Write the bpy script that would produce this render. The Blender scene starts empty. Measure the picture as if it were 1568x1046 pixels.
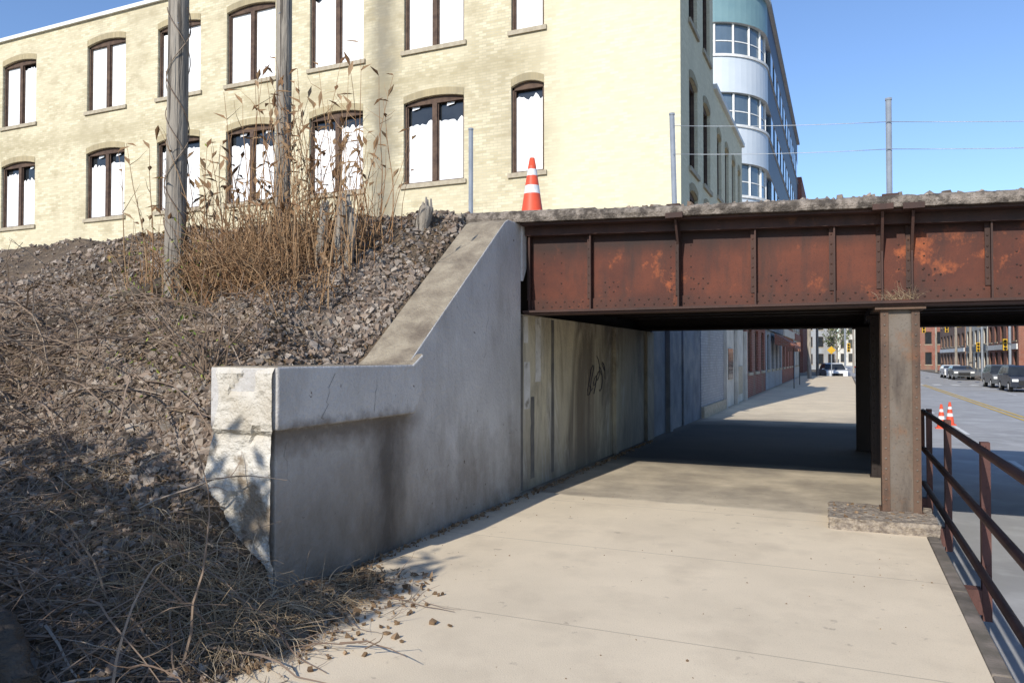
import bpy, math, random, bmesh
import numpy as np
from mathutils import Vector, noise, Matrix
random.seed(7); rng=np.random.default_rng(7)
S=bpy.context.scene
# ---------------------------------------------------------------- materials
def N(nt,t,**k):
    n=nt.nodes.new(t)
    for a,b in k.items(): setattr(n,a,b)
    return n
def mixc(nt,f,a,b,bt='MIX'):
    m=N(nt,'ShaderNodeMix',data_type='RGBA',blend_type=bt)
    for s,v in ((0,f),(6,a),(7,b)):
        if hasattr(v,'links'): nt.links.new(v,m.inputs[s])
        elif s==0: m.inputs[0].default_value=v
        else: m.inputs[s].default_value=(*v,1)
    return m.outputs[2]
def ramp(nt,v,a,b):
    m=N(nt,'ShaderNodeMapRange'); m.inputs[1].default_value=a; m.inputs[2].default_value=b
    nt.links.new(v,m.inputs[0]); return m.outputs[0]
def math_(nt,op,a,b=None,c=None):
    m=N(nt,'ShaderNodeMath',operation=op)
    for i,v in enumerate((a,b,c)):
        if v is None: continue
        if hasattr(v,'links'): nt.links.new(v,m.inputs[i])
        else: m.inputs[i].default_value=v
    return m.outputs[0]
class Mat:
    def __init__(s,name,rough=.85,metal=0,spec=.3):
        s.m=bpy.data.materials.new(name); s.m.use_nodes=True; s.nt=s.m.node_tree
        s.b=s.nt.nodes['Principled BSDF']; s.b.inputs['Roughness'].default_value=rough
        s.b.inputs['Metallic'].default_value=metal
        s.b.inputs['Specular IOR Level'].default_value=spec
        s.tc=N(s.nt,'ShaderNodeTexCoord').outputs['Object']
    def noise(s,scale,detail=5,stretch=(1,1,1),rough=.6,off=0,dist=0):
        mp=N(s.nt,'ShaderNodeMapping'); mp.inputs['Scale'].default_value=stretch
        mp.inputs['Location'].default_value=(off,off*.7,off*.3)
        s.nt.links.new(s.tc,mp.inputs[0])
        n=N(s.nt,'ShaderNodeTexNoise'); n.inputs['Scale'].default_value=scale
        n.inputs['Detail'].default_value=detail; n.inputs['Roughness'].default_value=rough; n.inputs['Distortion'].default_value=dist
        s.nt.links.new(mp.outputs[0],n.inputs['Vector']); return n.outputs[0]
    def xyz(s):
        x=N(s.nt,'ShaderNodeSeparateXYZ'); s.nt.links.new(s.tc,x.inputs[0]); return x.outputs
    def col(s,c):
        if hasattr(c,'links'): s.nt.links.new(c,s.b.inputs['Base Color'])
        else: s.b.inputs['Base Color'].default_value=(*c,1)
    def bump(s,h,st=.3,dist=.02):
        b=N(s.nt,'ShaderNodeBump'); b.inputs['Strength'].default_value=st; b.inputs['Distance'].default_value=dist
        s.nt.links.new(h,b.inputs['Height']); s.nt.links.new(b.outputs[0],s.b.inputs['Normal'])
def simple(name,c1,c2=None,scale=4,rough=.85,metal=0,bump=.3,bs=60,stretch=(1,1,1),lo=.35,hi=.65,c3=None,s3=1.2,lo3=.5,hi3=.7,dist=.01,spec=.3):
    a=Mat(name,rough,metal,spec); c2=c2 or tuple(x*.75 for x in c1)
    c=mixc(a.nt,ramp(a.nt,a.noise(scale,stretch=stretch),lo,hi),c1,c2)
    if c3: c=mixc(a.nt,ramp(a.nt,a.noise(s3,stretch=stretch,off=13),lo3,hi3),c,c3)
    a.col(c)
    if bump: a.bump(a.noise(bs,3,stretch=stretch),bump,dist)
    return a.m
def island(name,cols,rough=.9):
    a=Mat(name,rough); g=N(a.nt,'ShaderNodeNewGeometry'); r=N(a.nt,'ShaderNodeValToRGB')
    el=r.color_ramp.elements
    while len(el)<len(cols): el.new(.5)
    for i,c in enumerate(cols):
        el[i].position=i/(len(cols)-1); el[i].color=(*c,1)
    a.nt.links.new(g.outputs['Random Per Island'],r.inputs[0])
    a.col(r.outputs[0]); return a.m
def brick(name,c1,c2,mort,stain=(.2,.18,.13),stain_amt=.6,bw=.22,bh=.075):
    a=Mat(name,.9); x=a.xyz(); s=math_(a.nt,'ADD',x[0],x[1]); cb=N(a.nt,'ShaderNodeCombineXYZ')
    a.nt.links.new(s,cb.inputs[0]); a.nt.links.new(x[2],cb.inputs[1])
    b=N(a.nt,'ShaderNodeTexBrick'); a.nt.links.new(cb.outputs[0],b.inputs[0])
    b.inputs['Color1'].default_value=(*c1,1); b.inputs['Color2'].default_value=(*c2,1); b.inputs['Mortar'].default_value=(*mort,1)
    b.inputs['Scale'].default_value=1; b.inputs['Mortar Size'].default_value=.008; b.inputs['Brick Width'].default_value=bw; b.inputs['Row Height'].default_value=bh
    b.inputs['Bias'].default_value=-.1
    c=mixc(a.nt,ramp(a.nt,a.noise(.9),.45,.62),b.outputs[0],tuple(x*.82 for x in c1))
    c=mixc(a.nt,.55,b.outputs[0],c)
    f=math_(a.nt,'MULTIPLY',ramp(a.nt,a.noise(.55,8,(1,1,.35),off=5),.5,.75),stain_amt)
    c=mixc(a.nt,f,c,stain); a.col(c); a.bump(b.outputs['Fac'],-.4,.012); return a

YB=brick('cream_brick',(.71,.63,.44),(.50,.43,.27),(.50,.46,.34),(.33,.28,.19),.55)
nt=YB.nt; x=YB.xyz(); d=math_(nt,'ABSOLUTE',math_(nt,'ADD',x[0],11.95))
d=math_(nt,'ADD',d,math_(nt,'MULTIPLY',math_(nt,'SUBTRACT',YB.noise(1.5),.5),1.0))
f=math_(nt,'MULTIPLY',ramp(nt,d,.75,.1),.8)
c=mixc(nt,f,YB.b.inputs['Base Color'].links[0].from_socket,(.19,.17,.13))
f=math_(nt,'MULTIPLY',ramp(nt,YB.noise(1.4,8,(1,1,1.6),off=31),.52,.68),math_(nt,'MULTIPLY',ramp(nt,x[0],-6.6,-8.5),.45))
c=mixc(nt,f,c,(.34,.28,.17))
zz_=math_(nt,'ABSOLUTE',math_(nt,'SUBTRACT',x[2],9.35)); f=math_(nt,'MULTIPLY',ramp(nt,math_(nt,'ADD',zz_,math_(nt,'MULTIPLY',YB.noise(2.3,6),.9)),.95,.45),math_(nt,'MULTIPLY',ramp(nt,x[0],-6.6,-8.0),.5))
c=mixc(nt,f,c,(.34,.285,.17))
f=math_(nt,'MULTIPLY',ramp(nt,x[0],-7.1,-6.5),.4)
c=mixc(nt,f,c,(.80,.74,.53)); YB.col(c); m_ybrick=YB.m
m_arch=brick('arch_brick',(.45,.37,.22),(.33,.27,.16),(.36,.31,.21),bw=.075,bh=.22).m
m_redbrick=brick('red_brick',(.28,.09,.06),(.2,.065,.045),(.3,.25,.2)).m
m_greybrick=brick('grey_brick',(.36,.37,.38),(.28,.29,.31),(.25,.25,.25)).m
m_creamwall=simple('cream_render',(.6,.57,.5),(.45,.42,.36),1.5)
m_bluewall=simple('blue_grey_wall',(.17,.19,.22),(.10,.115,.135),1.5,c3=(.24,.24,.235))
m_frame=simple('window_frame_brown',(.13,.085,.06),(.07,.045,.035),6)
m_board=simple('white_board',(.86,.86,.86),(.8,.8,.8),2,bump=0,rough=.6)
a=Mat('dark_glass',.08,0,.6); a.col(mixc(a.nt,a.noise(2),(.01,.012,.015),(.04,.045,.05))); m_glass=a.m
a=Mat('blue_glass',.1,.3,.7); a.col(mixc(a.nt,a.noise(.6),(.07,.11,.15),(.2,.26,.3))); m_bglass=a.m
m_sill=simple('stone_sill',(.46,.40,.30),(.34,.29,.21),8)
m_tpanel=simple('tower_panel',(.6,.65,.7),(.54,.6,.66),.5,rough=.45,bump=0)
m_teal=simple('tower_teal',(.2,.32,.34),(.16,.27,.3),.5,rough=.4,bump=0)
m_tshade=simple('tower_shaded_panel',(.03,.045,.09),(.02,.03,.06),.5,rough=.5,bump=0)  # shade of the tower's side face put into a darker panel colour
m_white=simple('white_trim',(.78,.78,.76),(.65,.65,.62),3)
m_dark=simple('near_black',(.02,.018,.016),(.012,.011,.01),3)  # plain near-black for roofs, deck underside and small fittings
# sidewalk
a=Mat('sidewalk_concrete',.9); x=a.xyz(); nt=a.nt
c=mixc(nt,ramp(nt,a.noise(.8,8),.3,.7),(.74,.62,.45),(.61,.51,.37))
c=mixc(nt,math_(nt,'MULTIPLY',ramp(nt,a.noise(110,2),.55,.75),.5),c,(.40,.33,.24))
c=mixc(nt,math_(nt,'MULTIPLY',ramp(nt,a.noise(2.2,9,off=9),.5,.72),.4),c,(.44,.36,.26))
c=mixc(nt,math_(nt,'MULTIPLY',ramp(nt,a.noise(7,4,off=19),.66,.71),.5),c,(.3,.24,.18))
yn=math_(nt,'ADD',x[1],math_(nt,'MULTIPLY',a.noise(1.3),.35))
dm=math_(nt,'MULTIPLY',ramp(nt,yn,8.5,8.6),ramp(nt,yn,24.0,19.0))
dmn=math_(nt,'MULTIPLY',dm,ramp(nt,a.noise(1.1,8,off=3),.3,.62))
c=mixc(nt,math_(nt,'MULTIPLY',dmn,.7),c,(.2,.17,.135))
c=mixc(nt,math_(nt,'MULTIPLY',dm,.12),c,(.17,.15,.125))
bridge_shade=math_(nt,'MULTIPLY',ramp(nt,yn,11.2,12.2),ramp(nt,yn,21.0,18.5))  # bridge's cast shadow painted into the pavement colour
c=mixc(nt,math_(nt,'MULTIPLY',bridge_shade,.96),c,(.042,.038,.034))
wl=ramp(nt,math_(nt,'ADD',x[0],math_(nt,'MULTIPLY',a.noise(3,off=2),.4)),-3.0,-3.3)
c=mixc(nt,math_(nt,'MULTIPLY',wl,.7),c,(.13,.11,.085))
fr=math_(nt,'ABSOLUTE',math_(nt,'SUBTRACT',math_(nt,'FRACT',math_(nt,'DIVIDE',math_(nt,'ADD',x[1],.32),1.85)),.5))
j=math_(nt,'LESS_THAN',math_(nt,'ADD',fr,math_(nt,'MULTIPLY',a.noise(25,2),.003)),.0045)
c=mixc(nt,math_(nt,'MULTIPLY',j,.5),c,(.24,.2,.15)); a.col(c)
a.bump(math_(nt,'SUBTRACT',a.noise(120,2),j),.35,.006); m_side=a.m
m_kerb=simple('kerb_concrete',(.24,.2,.165),(.13,.115,.09),4,c3=(.07,.06,.05),bump=.5)
m_asph=simple('asphalt',(.36,.355,.35),(.29,.285,.28),.6,c3=(.42,.415,.41),bump=.3,bs=150)
m_yline=simple('yellow_paint',(.62,.4,.06),(.5,.35,.1),4,bump=0)
m_wline=simple('white_paint',(.7,.7,.68),(.5,.5,.48),4,bump=0)
m_earth=simple('earth',(.13,.11,.085),(.09,.075,.055),2)
# painted concrete wall
a=Mat('painted_concrete_wall',.8); x=a.xyz(); nt=a.nt
c=mixc(nt,ramp(nt,a.noise(1.3,8),.35,.65),(.60,.58,.55),(.48,.46,.44))
c=mixc(nt,math_(nt,'MULTIPLY',ramp(nt,a.noise(2.2,9,(1,1,.35),off=14),.46,.68),.55),c,(.32,.29,.25))
c=mixc(nt,math_(nt,'MULTIPLY',ramp(nt,a.noise(60,3,off=41),.5,.7),.25),c,(.28,.25,.22))
dirt=math_(nt,'ADD',x[2],math_(nt,'MULTIPLY',math_(nt,'SUBTRACT',a.noise(2.5,9,(1,1,.6),rough=.7),.5),1.9))
c=mixc(nt,math_(nt,'MULTIPLY',ramp(nt,dirt,.95,-.1),.88),c,(.15,.122,.09))
lowz=ramp(nt,math_(nt,'ADD',x[2],math_(nt,'MULTIPLY',a.noise(6,6),.2)),1.25,1.15)
nearend=ramp(nt,x[1],5.95,5.55)
c=mixc(nt,math_(nt,'MULTIPLY',math_(nt,'MULTIPLY',lowz,nearend),.4),c,(.22,.19,.155))
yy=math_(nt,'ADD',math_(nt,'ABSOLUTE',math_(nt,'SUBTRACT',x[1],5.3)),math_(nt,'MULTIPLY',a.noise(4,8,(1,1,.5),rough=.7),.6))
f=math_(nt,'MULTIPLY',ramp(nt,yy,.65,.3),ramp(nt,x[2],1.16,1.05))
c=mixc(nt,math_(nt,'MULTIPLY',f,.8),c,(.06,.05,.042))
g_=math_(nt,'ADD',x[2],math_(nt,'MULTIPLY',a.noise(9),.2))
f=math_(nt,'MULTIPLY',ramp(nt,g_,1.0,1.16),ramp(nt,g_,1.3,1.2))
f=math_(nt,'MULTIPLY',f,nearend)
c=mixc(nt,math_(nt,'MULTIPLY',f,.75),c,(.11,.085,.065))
c=mixc(nt,ramp(nt,a.noise(11,3,off=4),.70,.73),c,(.13,.1,.08)); a.col(c)
a.bump(math_(nt,'ADD',a.noise(25,6),a.noise(4,4,off=3)),.7,.02); m_wall=a.m
m_slab=simple('weathered_slab',(.34,.29,.215),(.23,.19,.14),5,c3=(.15,.12,.09),s3=3,bump=.9,bs=40,dist=.02)
m_cap=simple('coping_concrete',(.32,.27,.225),(.15,.125,.10),12,c3=(.08,.066,.054),s3=7,lo3=.46,hi3=.58,bump=1,bs=45,dist=.03)
# underpass abutment wall
a=Mat('stained_abutment',.85); x=a.xyz(); nt=a.nt
c=mixc(nt,ramp(nt,a.noise(.7,7),.35,.65),(.66,.59,.43),(.48,.43,.33))
c=mixc(nt,math_(nt,'MULTIPLY',ramp(nt,a.noise(1.6,6,(1,1,.3),off=2,dist=1),.55,.66),.7),c,(.76,.74,.69))
c=mixc(nt,math_(nt,'MULTIPLY',ramp(nt,a.noise(1.0,9,(1,1,.4),off=8,dist=.8,rough=.7),.46,.64),.85),c,(.14,.115,.09))
c=mixc(nt,math_(nt,'MULTIPLY',ramp(nt,a.noise(3.2,8,(1,1,.16),off=18,dist=.6,rough=.7),.52,.68),.65),c,(.15,.11,.075))
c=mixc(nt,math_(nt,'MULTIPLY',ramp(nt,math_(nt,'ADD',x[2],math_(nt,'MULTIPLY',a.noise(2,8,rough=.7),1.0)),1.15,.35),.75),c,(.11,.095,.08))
c=mixc(nt,math_(nt,'MULTIPLY',ramp(nt,x[1],10.5,13.5),.7),c,(.09,.088,.088))  # colour darkens towards the far end of the wall
a.col(c); a.bump(a.noise(14,7),.6,.02); m_abut=a.m
m_whitep=simple('white_paint_patch',(.76,.74,.70),(.6,.57,.51),4,c3=(.3,.27,.22),s3=6,lo3=.55,hi3=.68)
m_darkst=simple('dark_panel_paint',(.12,.115,.11),(.2,.185,.16),5)
def rusty(name,base,dark,orange,amt=.62,top=None):
    a=Mat(name,.7,0,.3); nt=a.nt
    c=mixc(nt,ramp(nt,a.noise(1.6,8),.35,.65),base,dark)
    c=mixc(nt,math_(nt,'MULTIPLY',ramp(nt,a.noise(2.1,9,(1,1,.8),off=21,rough=.75),amt,amt+.09),.75),c,orange)
    c=mixc(nt,math_(nt,'MULTIPLY',ramp(nt,a.noise(5,6,(1,1,.2),off=4),.5,.68),.65),c,(.03,.02,.017))
    c=mixc(nt,math_(nt,'MULTIPLY',ramp(nt,a.noise(40,4,off=9),.55,.7),.35),c,(.02,.014,.012))
    if top:
        x=a.xyz(); z=math_(nt,'ADD',x[2],math_(nt,'MULTIPLY',a.noise(5,6,(1,1,.4),off=2),.18)); c=mixc(nt,math_(nt,'MULTIPLY',ramp(nt,z,2.78,2.98),.85),c,(.022,.015,.013))  # coping's shadow painted over the rust colour towards the top edge
        c=mixc(nt,math_(nt,'MULTIPLY',ramp(nt,z,2.45,2.3),.5),c,(.05,.025,.018))
    a.col(c); a.bump(a.noise(70,3),.35,.004); return a.m
m_gird=rusty('girder_red_rust_shaded_top',(.135,.038,.019),(.072,.022,.014),(.38,.10,.032),.56,top=True)
m_flange=rusty('flange_rust',(.07,.034,.025),(.042,.023,.018),(.14,.06,.03),.6)
m_under=rusty('under_steel',(.025,.018,.015),(.015,.01,.009),(.045,.025,.018))
m_colp=rusty('column_paint',(.17,.145,.12),(.12,.09,.065),(.17,.095,.055),.55)
m_rail=rusty('railing_rust',(.13,.06,.048),(.09,.04,.033),(.18,.085,.055),.6)
m_galv=simple('galvanised',(.42,.45,.48),(.33,.36,.39),8,rough=.45,metal=.5)
m_wood=simple('weathered_pole_wood',(.36,.32,.265),(.22,.19,.155),12,stretch=(1,1,.05),c3=(.10,.085,.07),s3=24,lo3=.55,hi3=.61,bump=1,bs=40,dist=.03)
m_log=simple('rotten_log',(.10,.078,.056),(.045,.035,.026),9,bump=1,bs=22,dist=.05,stretch=(.4,.4,1))
m_orange=simple('cone_orange',(.72,.10,.045),(.6,.08,.04),5,rough=.5,bump=0,c3=(.35,.09,.05),s3=14,lo3=.6,hi3=.75)
m_reflect=simple('cone_white',(.75,.75,.75),(.6,.6,.6),12,rough=.4,bump=0)
m_soil=simple('embankment_soil',(.15,.108,.07),(.09,.066,.045),3,c3=(.2,.148,.095),s3=8,bump=1,bs=25,dist=.05)
m_rock=island('ballast_stone',[(.10,.076,.058),(.21,.152,.112),(.155,.13,.108),(.30,.228,.172),(.2,.172,.145),(.38,.32,.26),(.17,.118,.085)])
m_litter=island('leaf_litter',[(.09,.054,.03),(.21,.135,.075),(.15,.095,.052),(.31,.21,.125)])
m_straw=island('dry_grass',[(.24,.17,.10),(.38,.285,.175),(.18,.13,.08),(.48,.39,.27)])
m_twig=island('dead_twig',[(.15,.105,.073),(.25,.185,.135),(.17,.115,.08),(.36,.29,.22)])
m_stalk=island('dry_stalk',[(.17,.09,.045),(.26,.155,.078),(.32,.215,.125)])
m_green=island('spring_leaf',[(.2,.24,.04),(.3,.34,.06),(.12,.2,.04)])
m_shade_hedge=island('shade_hedge_leaf',[(.05,.06,.03),(.09,.08,.04),(.07,.09,.03)])  # leaves of the unseen hedge added to shade the bank
m_paint=lambda n,c:simple(n,c,c,2,rough=.25,bump=0,spec=.6)
m_tyre=simple('tyre',(.02,.02,.02),(.03,.03,.03),5)
m_graf=simple('graffiti_paint',(.06,.06,.08),(.04,.04,.06),5)
# ---------------------------------------------------------------- mesh building
class MB:
    def __init__(s,name,mats): s.n=name; s.v=[]; s.f=[]; s.mi=[]; s.mats=mats; s.sm=[]
    def face(s,pts,m=0,smooth=False):
        i=len(s.v); s.v+= [tuple(p) for p in pts]; s.f.append(list(range(i,i+len(pts)))); s.mi.append(m); s.sm.append(smooth)
    def add(s,vs,fs,m=0,smooth=False):
        i=len(s.v); s.v+=[tuple(p) for p in vs]
        for f in fs: s.f.append([k+i for k in f]); s.mi.append(m); s.sm.append(smooth)
    def box(s,x0,x1,y0,y1,z0,z1,m=0):
        vs=[(x,y,z) for z in (z0,z1) for y in (y0,y1) for x in (x0,x1)]
        s.add(vs,[(0,2,3,1),(4,5,7,6),(0,1,5,4),(2,6,7,3),(0,4,6,2),(1,3,7,5)],m)
    def hexa(s,vs,m=0): s.add(vs,[(0,2,3,1),(4,5,7,6),(0,1,5,4),(2,6,7,3),(0,4,6,2),(1,3,7,5)],m)
    def tube(s,pts,rad,sides=8,m=0,smooth=True,caps=True,rough=0):
        pts=[Vector(p) for p in pts]
        if not hasattr(rad,'__len__'): rad=[rad]*len(pts)
        vs=[]; fs=[]
        for i,p in enumerate(pts):
            t=(pts[min(i+1,len(pts)-1)]-pts[max(i-1,0)])
            if t.length<1e-9: t=Vector((0,0,1))
            t.normalize(); a=Vector((0,0,1)) if abs(t.z)<.9 else Vector((1,0,0))
            u=t.cross(a).normalized(); w=t.cross(u)
            for k in range(sides):
                an=2*math.pi*k/sides; r_=rad[i]*(1+rough*noise.noise(Vector((i*.35,k*1.9,3)))) if rough else rad[i]
                q=p+(u*math.cos(an)+w*math.sin(an))*r_; vs.append((q.x,q.y,q.z))
        for i in range(len(pts)-1):
            for k in range(sides):
                k2=(k+1)%sides; fs.append((i*sides+k,i*sides+k2,(i+1)*sides+k2,(i+1)*sides+k))
        if caps: fs.append(tuple(range(sides))); fs.append(tuple(range((len(pts)-1)*sides,len(pts)*sides)))
        s.add(vs,fs,m,smooth)
    def dome(s,c,r,ax,m=0):
        ax=Vector(ax); u=ax.orthogonal().normalized(); w=ax.cross(u); c=Vector(c); vs=[]
        for (rr,h) in ((1,0),(.7,.6)):
            for k in range(6):
                an=k*math.pi/3; vs.append(c+(u*math.cos(an)+w*math.sin(an))*r*rr+ax*r*h)
        vs.append(c+ax*r*.85); fs=[(k,(k+1)%6,6+(k+1)%6,6+k) for k in range(6)]+[(6+k,6+(k+1)%6,12) for k in range(6)]
        s.add(vs,fs,m,True)
    def done(s,parent=None,bevel=0):
        me=bpy.data.meshes.new(s.n); me.from_pydata(s.v,[],s.f)
        for m in s.mats: me.materials.append(m)
        me.polygons.foreach_set('material_index',s.mi); me.polygons.foreach_set('use_smooth',s.sm); me.update()
        o=bpy.data.objects.new(s.n,me); S.collection.objects.link(o)
        if parent: o.parent=parent
        if bevel:
            b=o.modifiers.new('b','BEVEL'); b.width=bevel; b.segments=2; b.limit_method='ANGLE'
        return o
def empty(name):
    e=bpy.data.objects.new(name,None); S.collection.objects.link(e); e.empty_display_size=.2; return e
def facade(mb,O,U,Nn,L,z0,z1,cols,rows,rise=.12,depth=.22,wm=0,fm=1,pm=2,gm=3,sm=4,am=5,double=True,broken=True):
    O=Vector(O);U=Vector(U);Nn=Vector(Nn)
    P=lambda u,z,d=0:O+U*u+Vector((0,0,z))-Nn*d
    def lb(u0,u1,za,zb,d0,d1,m):
        mb.hexa([P(u,z,d) for z in (za,zb) for d in (d0,d1) for u in (u0,u1)],m)
    K=9
    e=[0]+[q for c in cols for q in c]+[L]
    for i in range(0,len(e),2): mb.face([P(e[i],z0),P(e[i+1],z0),P(e[i+1],z1),P(e[i],z1)],wm)
    for (u0,u1) in cols:
        arc=lambda zb:[(u0+(u1-u0)*t/(K-1), zb-rise*(2*t/(K-1)-1)**2) for t in range(K)]
        bot=[(u0,z0),(u1,z0)]
        for (za,zb) in rows:
            mb.face([P(*q) for q in bot]+[P(u1,za),P(u0,za)],wm)
            bot=arc(zb)
            mb.face([P(u0,za),P(u0,za,depth),P(u0,zb-rise,depth),P(u0,zb-rise)],wm)
            mb.face([P(u1,za),P(u1,za,depth),P(u1,zb-rise,depth),P(u1,zb-rise)],wm)
            mb.face([P(u0,za),P(u1,za),P(u1,za,depth),P(u0,za,depth)],sm)
            for k in range(K-1):
                a,b=bot[k],bot[k+1]; mb.face([P(*a),P(*b),P(b[0],b[1],depth),P(a[0],a[1],depth)],wm)
                h=.2; mb.face([P(a[0],a[1],-.012),P(b[0],b[1],-.012),P(b[0],b[1]+h,-.012),P(a[0],a[1]+h,-.012)],am)
            mb.face([P(*q[:2],depth) for q in [(u0,za),(u1,za)]]+[P(q[0],q[1],depth) for q in reversed(bot)],gm)
            lb(u0-.08,u1+.08,za-.12,za-.001,-.06,.05,sm)
            t=.06; d0=.09; d1=depth-.01; mw=.075
            lb(u0+.002,u0+t,za+.002,zb-rise,d0,d1,fm); lb(u1-t,u1-.002,za+.002,zb-rise,d0,d1,fm)
            lb(u0+t,u1-t,za+.002,za+t,d0,d1,fm)
            mb.face([P(u0+.002,zb-rise-.06,d0),P(u1-.002,zb-rise-.06,d0)]+[P(q[0],q[1]-.002,d0) for q in reversed(bot)],fm)
            lb(u0+t,u1-t,zb-rise-.07,zb-rise-.01,d0+.002,d1,fm)
            hs=[(u0+t,u1-t)]
            if double and u1-u0>1.3:
                m=(u0+u1)/2; lb(m-mw,m+mw,za+t,zb-rise-.07,d0-.01,d1,fm)
                hs=[(u0+t,m-mw),(m+mw,u1-t)]
            for (a,b) in hs:
                for (p,q) in ((a,a+.03),(b-.03,b)): lb(p,q,za+t,zb-rise-.07,.13,.165,fm)
                a+=.03;b-=.03
                top=zb-rise-.07; g=random.choice([.2,.28,.36,.48]) if (broken and zb<9.2) else (random.choice([0,0,0,.1]) if broken else 0)
                if g:
                    n=12; ph=random.random()*9; zz=[top-g-.13*noise.noise(Vector((k*.55,ph,0)))-random.uniform(-.035,.035) for k in range(n)]
                    pts=[P(a,za+t,.17),P(b,za+t,.17)]
                    for k in range(n-1,-1,-1): pts.append(P(a+(b-a)*k/(n-1),min(zz[k],top-.01),.17))
                    mb.face(pts,pm)
                    if g>.3:
                        q=a+(b-a)*random.uniform(.1,.5); w_=(b-a)*random.uniform(.2,.4); mb.face([P(q,top-.10,.168),P(q+w_*.9,top-.06,.168),P(q+w_,top-.005,.168),P(q+.01,top-.005,.168)],pm)
                else: mb.face([P(a,za+t,.17),P(b,za+t,.17),P(b,top,.17),P(a,top,.17)],pm)
        mb.face([P(*q) for q in bot]+[P(u1,z1),P(u0,z1)],wm)
# ---------------------------------------------------------------- yellow building
B=empty('brick_factory_building')
mats=[m_ybrick,m_frame,m_board,m_glass,m_sill,m_arch,m_white,m_dark]
mb=MB('walls_and_windows',mats)
X0=-34.5
winX=[(-32.1,-30.2),(-28.75,-26.85),(-24.15,-22.25),(-20.75,-18.85),(-17.75,-15.8),(-14.5,-12.58),(-11.22,-9.32),(-7.93,-7.0)]
facade(mb,(X0,18,0),(1,0,0),(0,-1,0),-3.5-X0,0,13.4,[(a-X0,b-X0) for a,b in winX],[(6.42,8.82),(10.18,12.6)])
facade(mb,(-3.5,18,0),(0,1,0),(1,0,0),5,2.6,13.4,[(1.1,2.3),(3.2,4.4)],[(4.2,5.9),(6.42,8.8),(10.18,12.6)],pm=3,broken=False)
facade(mb,(-3.5,23,0),(0,1,0),(1,0,0),7,2.6,9.7,[(.7,1.6),(2.4,3.3),(4.1,5.0),(5.7,6.5)],[(4.2,5.6),(6.6,8.6)],pm=3,broken=False)
mb.face([(-3.5,23,9.7),(-3.5,30,9.7),(-15,30,9.7),(-15,23,9.7)],7)
mb.face([(-3.5,30,0),(-15,30,0),(-15,30,9.7),(-3.5,30,9.7)],0)
mb.face([(X0,18,13.3),(-3.5,18,13.3),(-3.5,23,13.3),(X0,23,13.3)],7)
mb.face([(X0,23,0),(-3.5,23,0),(-3.5,23,13.4),(X0,23,13.4)],0); mb.face([(X0,18,0),(X0,23,0),(X0,23,13.4),(X0,18,13.4)],0)
mb.done(B)
mb=MB('roof_coping',[m_white,m_dark]); mb.box(X0-.1,-3.42,17.9,18.3,13.402,13.53); mb.box(-3.72,-3.41,18.3,23.1,13.402,13.52); mb.box(-3.7,-3.4,23.1,30.1,9.702,9.85,0); mb.done(B)
mb=MB('street_level_wall',[m_bluewall,m_greybrick,m_creamwall,m_sill,m_glass])
mb.box(-3.9,-3.46,18,20.3,0,2.6,0); mb.box(-3.9,-3.44,20.3,24.4,0,2.6,1); mb.box(-3.9,-3.45,24.4,30,0,2.6,2)
for y in (24.4,27,29.7): mb.box(-3.44,-3.34,y,y+.25,0,2.6,2)
mb.box(-3.445,-3.4,25.2,26.4,.9,1.9,4); mb.box(-3.445,-3.4,27.8,29,.3,1.3,3); mb.box(-3.44,-3.36,20.3,24.4,0,.3,3)
mb.done(B)
def rowhouse(name,y0,y1,h,mw,x=-3.5,depth=10,n=3,mat_extra=None):
    mb=MB(name,[mw,m_frame,m_glass,m_glass,m_sill,mw,m_white,m_dark,mat_extra or m_white])
    L=y1-y0; sg=-1 if x<0 else 1
    w=L/n; cols=[(w*i+w*.25,w*i+w*.75) for i in range(n)]
    rows=[(1.0,2.8)]; z=3.8
    while z+2<h: rows.append((z,z+1.7)); z+=3.1
    zb=0 if x<0 else -.6
    facade(mb,(x,y0,zb),(0,1,0),(-sg,0,0),L,0,h,cols,rows,rise=.05,broken=False)
    xb=x+sg*depth
    mb.face([(x,y0,zb),(xb,y0,zb),(xb,y0,h+zb),(x,y0,h+zb)]); mb.face([(x,y1,zb),(xb,y1,zb),(xb,y1,h+zb),(x,y1,h+zb)])
    mb.face([(x,y0,h+zb-.1),(xb,y0,h+zb-.1),(xb,y1,h+zb-.1),(x,y1,h+zb-.1)],7)
    mb.box(min(x-sg*.15,x+sg*.2),max(x-sg*.15,x+sg*.2),y0,y1,h+zb+.002,h+zb+.25,4)
    mb.box(min(x-sg*.12,x-sg*.02),max(x-sg*.12,x-sg*.02),y0+.3,y1-.3,zb+3.0,zb+3.5,8)
    return mb.done()
rowhouse('red_brick_shop',31,39,6.5,m_redbrick)
rowhouse('grey_shop',39.3,50,5.5,m_greybrick,n=4,mat_extra=m_bluewall)
rowhouse('brick_shop',50.3,62,6.5,m_redbrick,n=4,mat_extra=m_creamwall)
rowhouse('cream_shop',62.3,71,7,m_creamwall,n=3,mat_extra=m_redbrick)
mb=MB('shop_awning',[m_redbrick,m_dark])
mb.hexa([(-3.3,42,2.3),(-2.3,42,2.1),(-3.3,48,2.3),(-2.3,48,2.1),(-3.3,42,2.9),(-2.3,42,2.25),(-3.3,48,2.9),(-2.3,48,2.25)]); mb.box(-2.38,-2.34,42.1,42.14,0,2.1,1); mb.box(-2.38,-2.34,47.8,47.84,0,2.1,1); mb.done()
m_pale=brick('pale_brick',(.55,.46,.35),(.46,.38,.28),(.4,.36,.3)).m
rowhouse('pale_brick_building',66,80,9,m_pale,x=15,n=5)
rowhouse('red_brick_building',80.5,96,11,m_redbrick,x=14.5,n=5)
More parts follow.
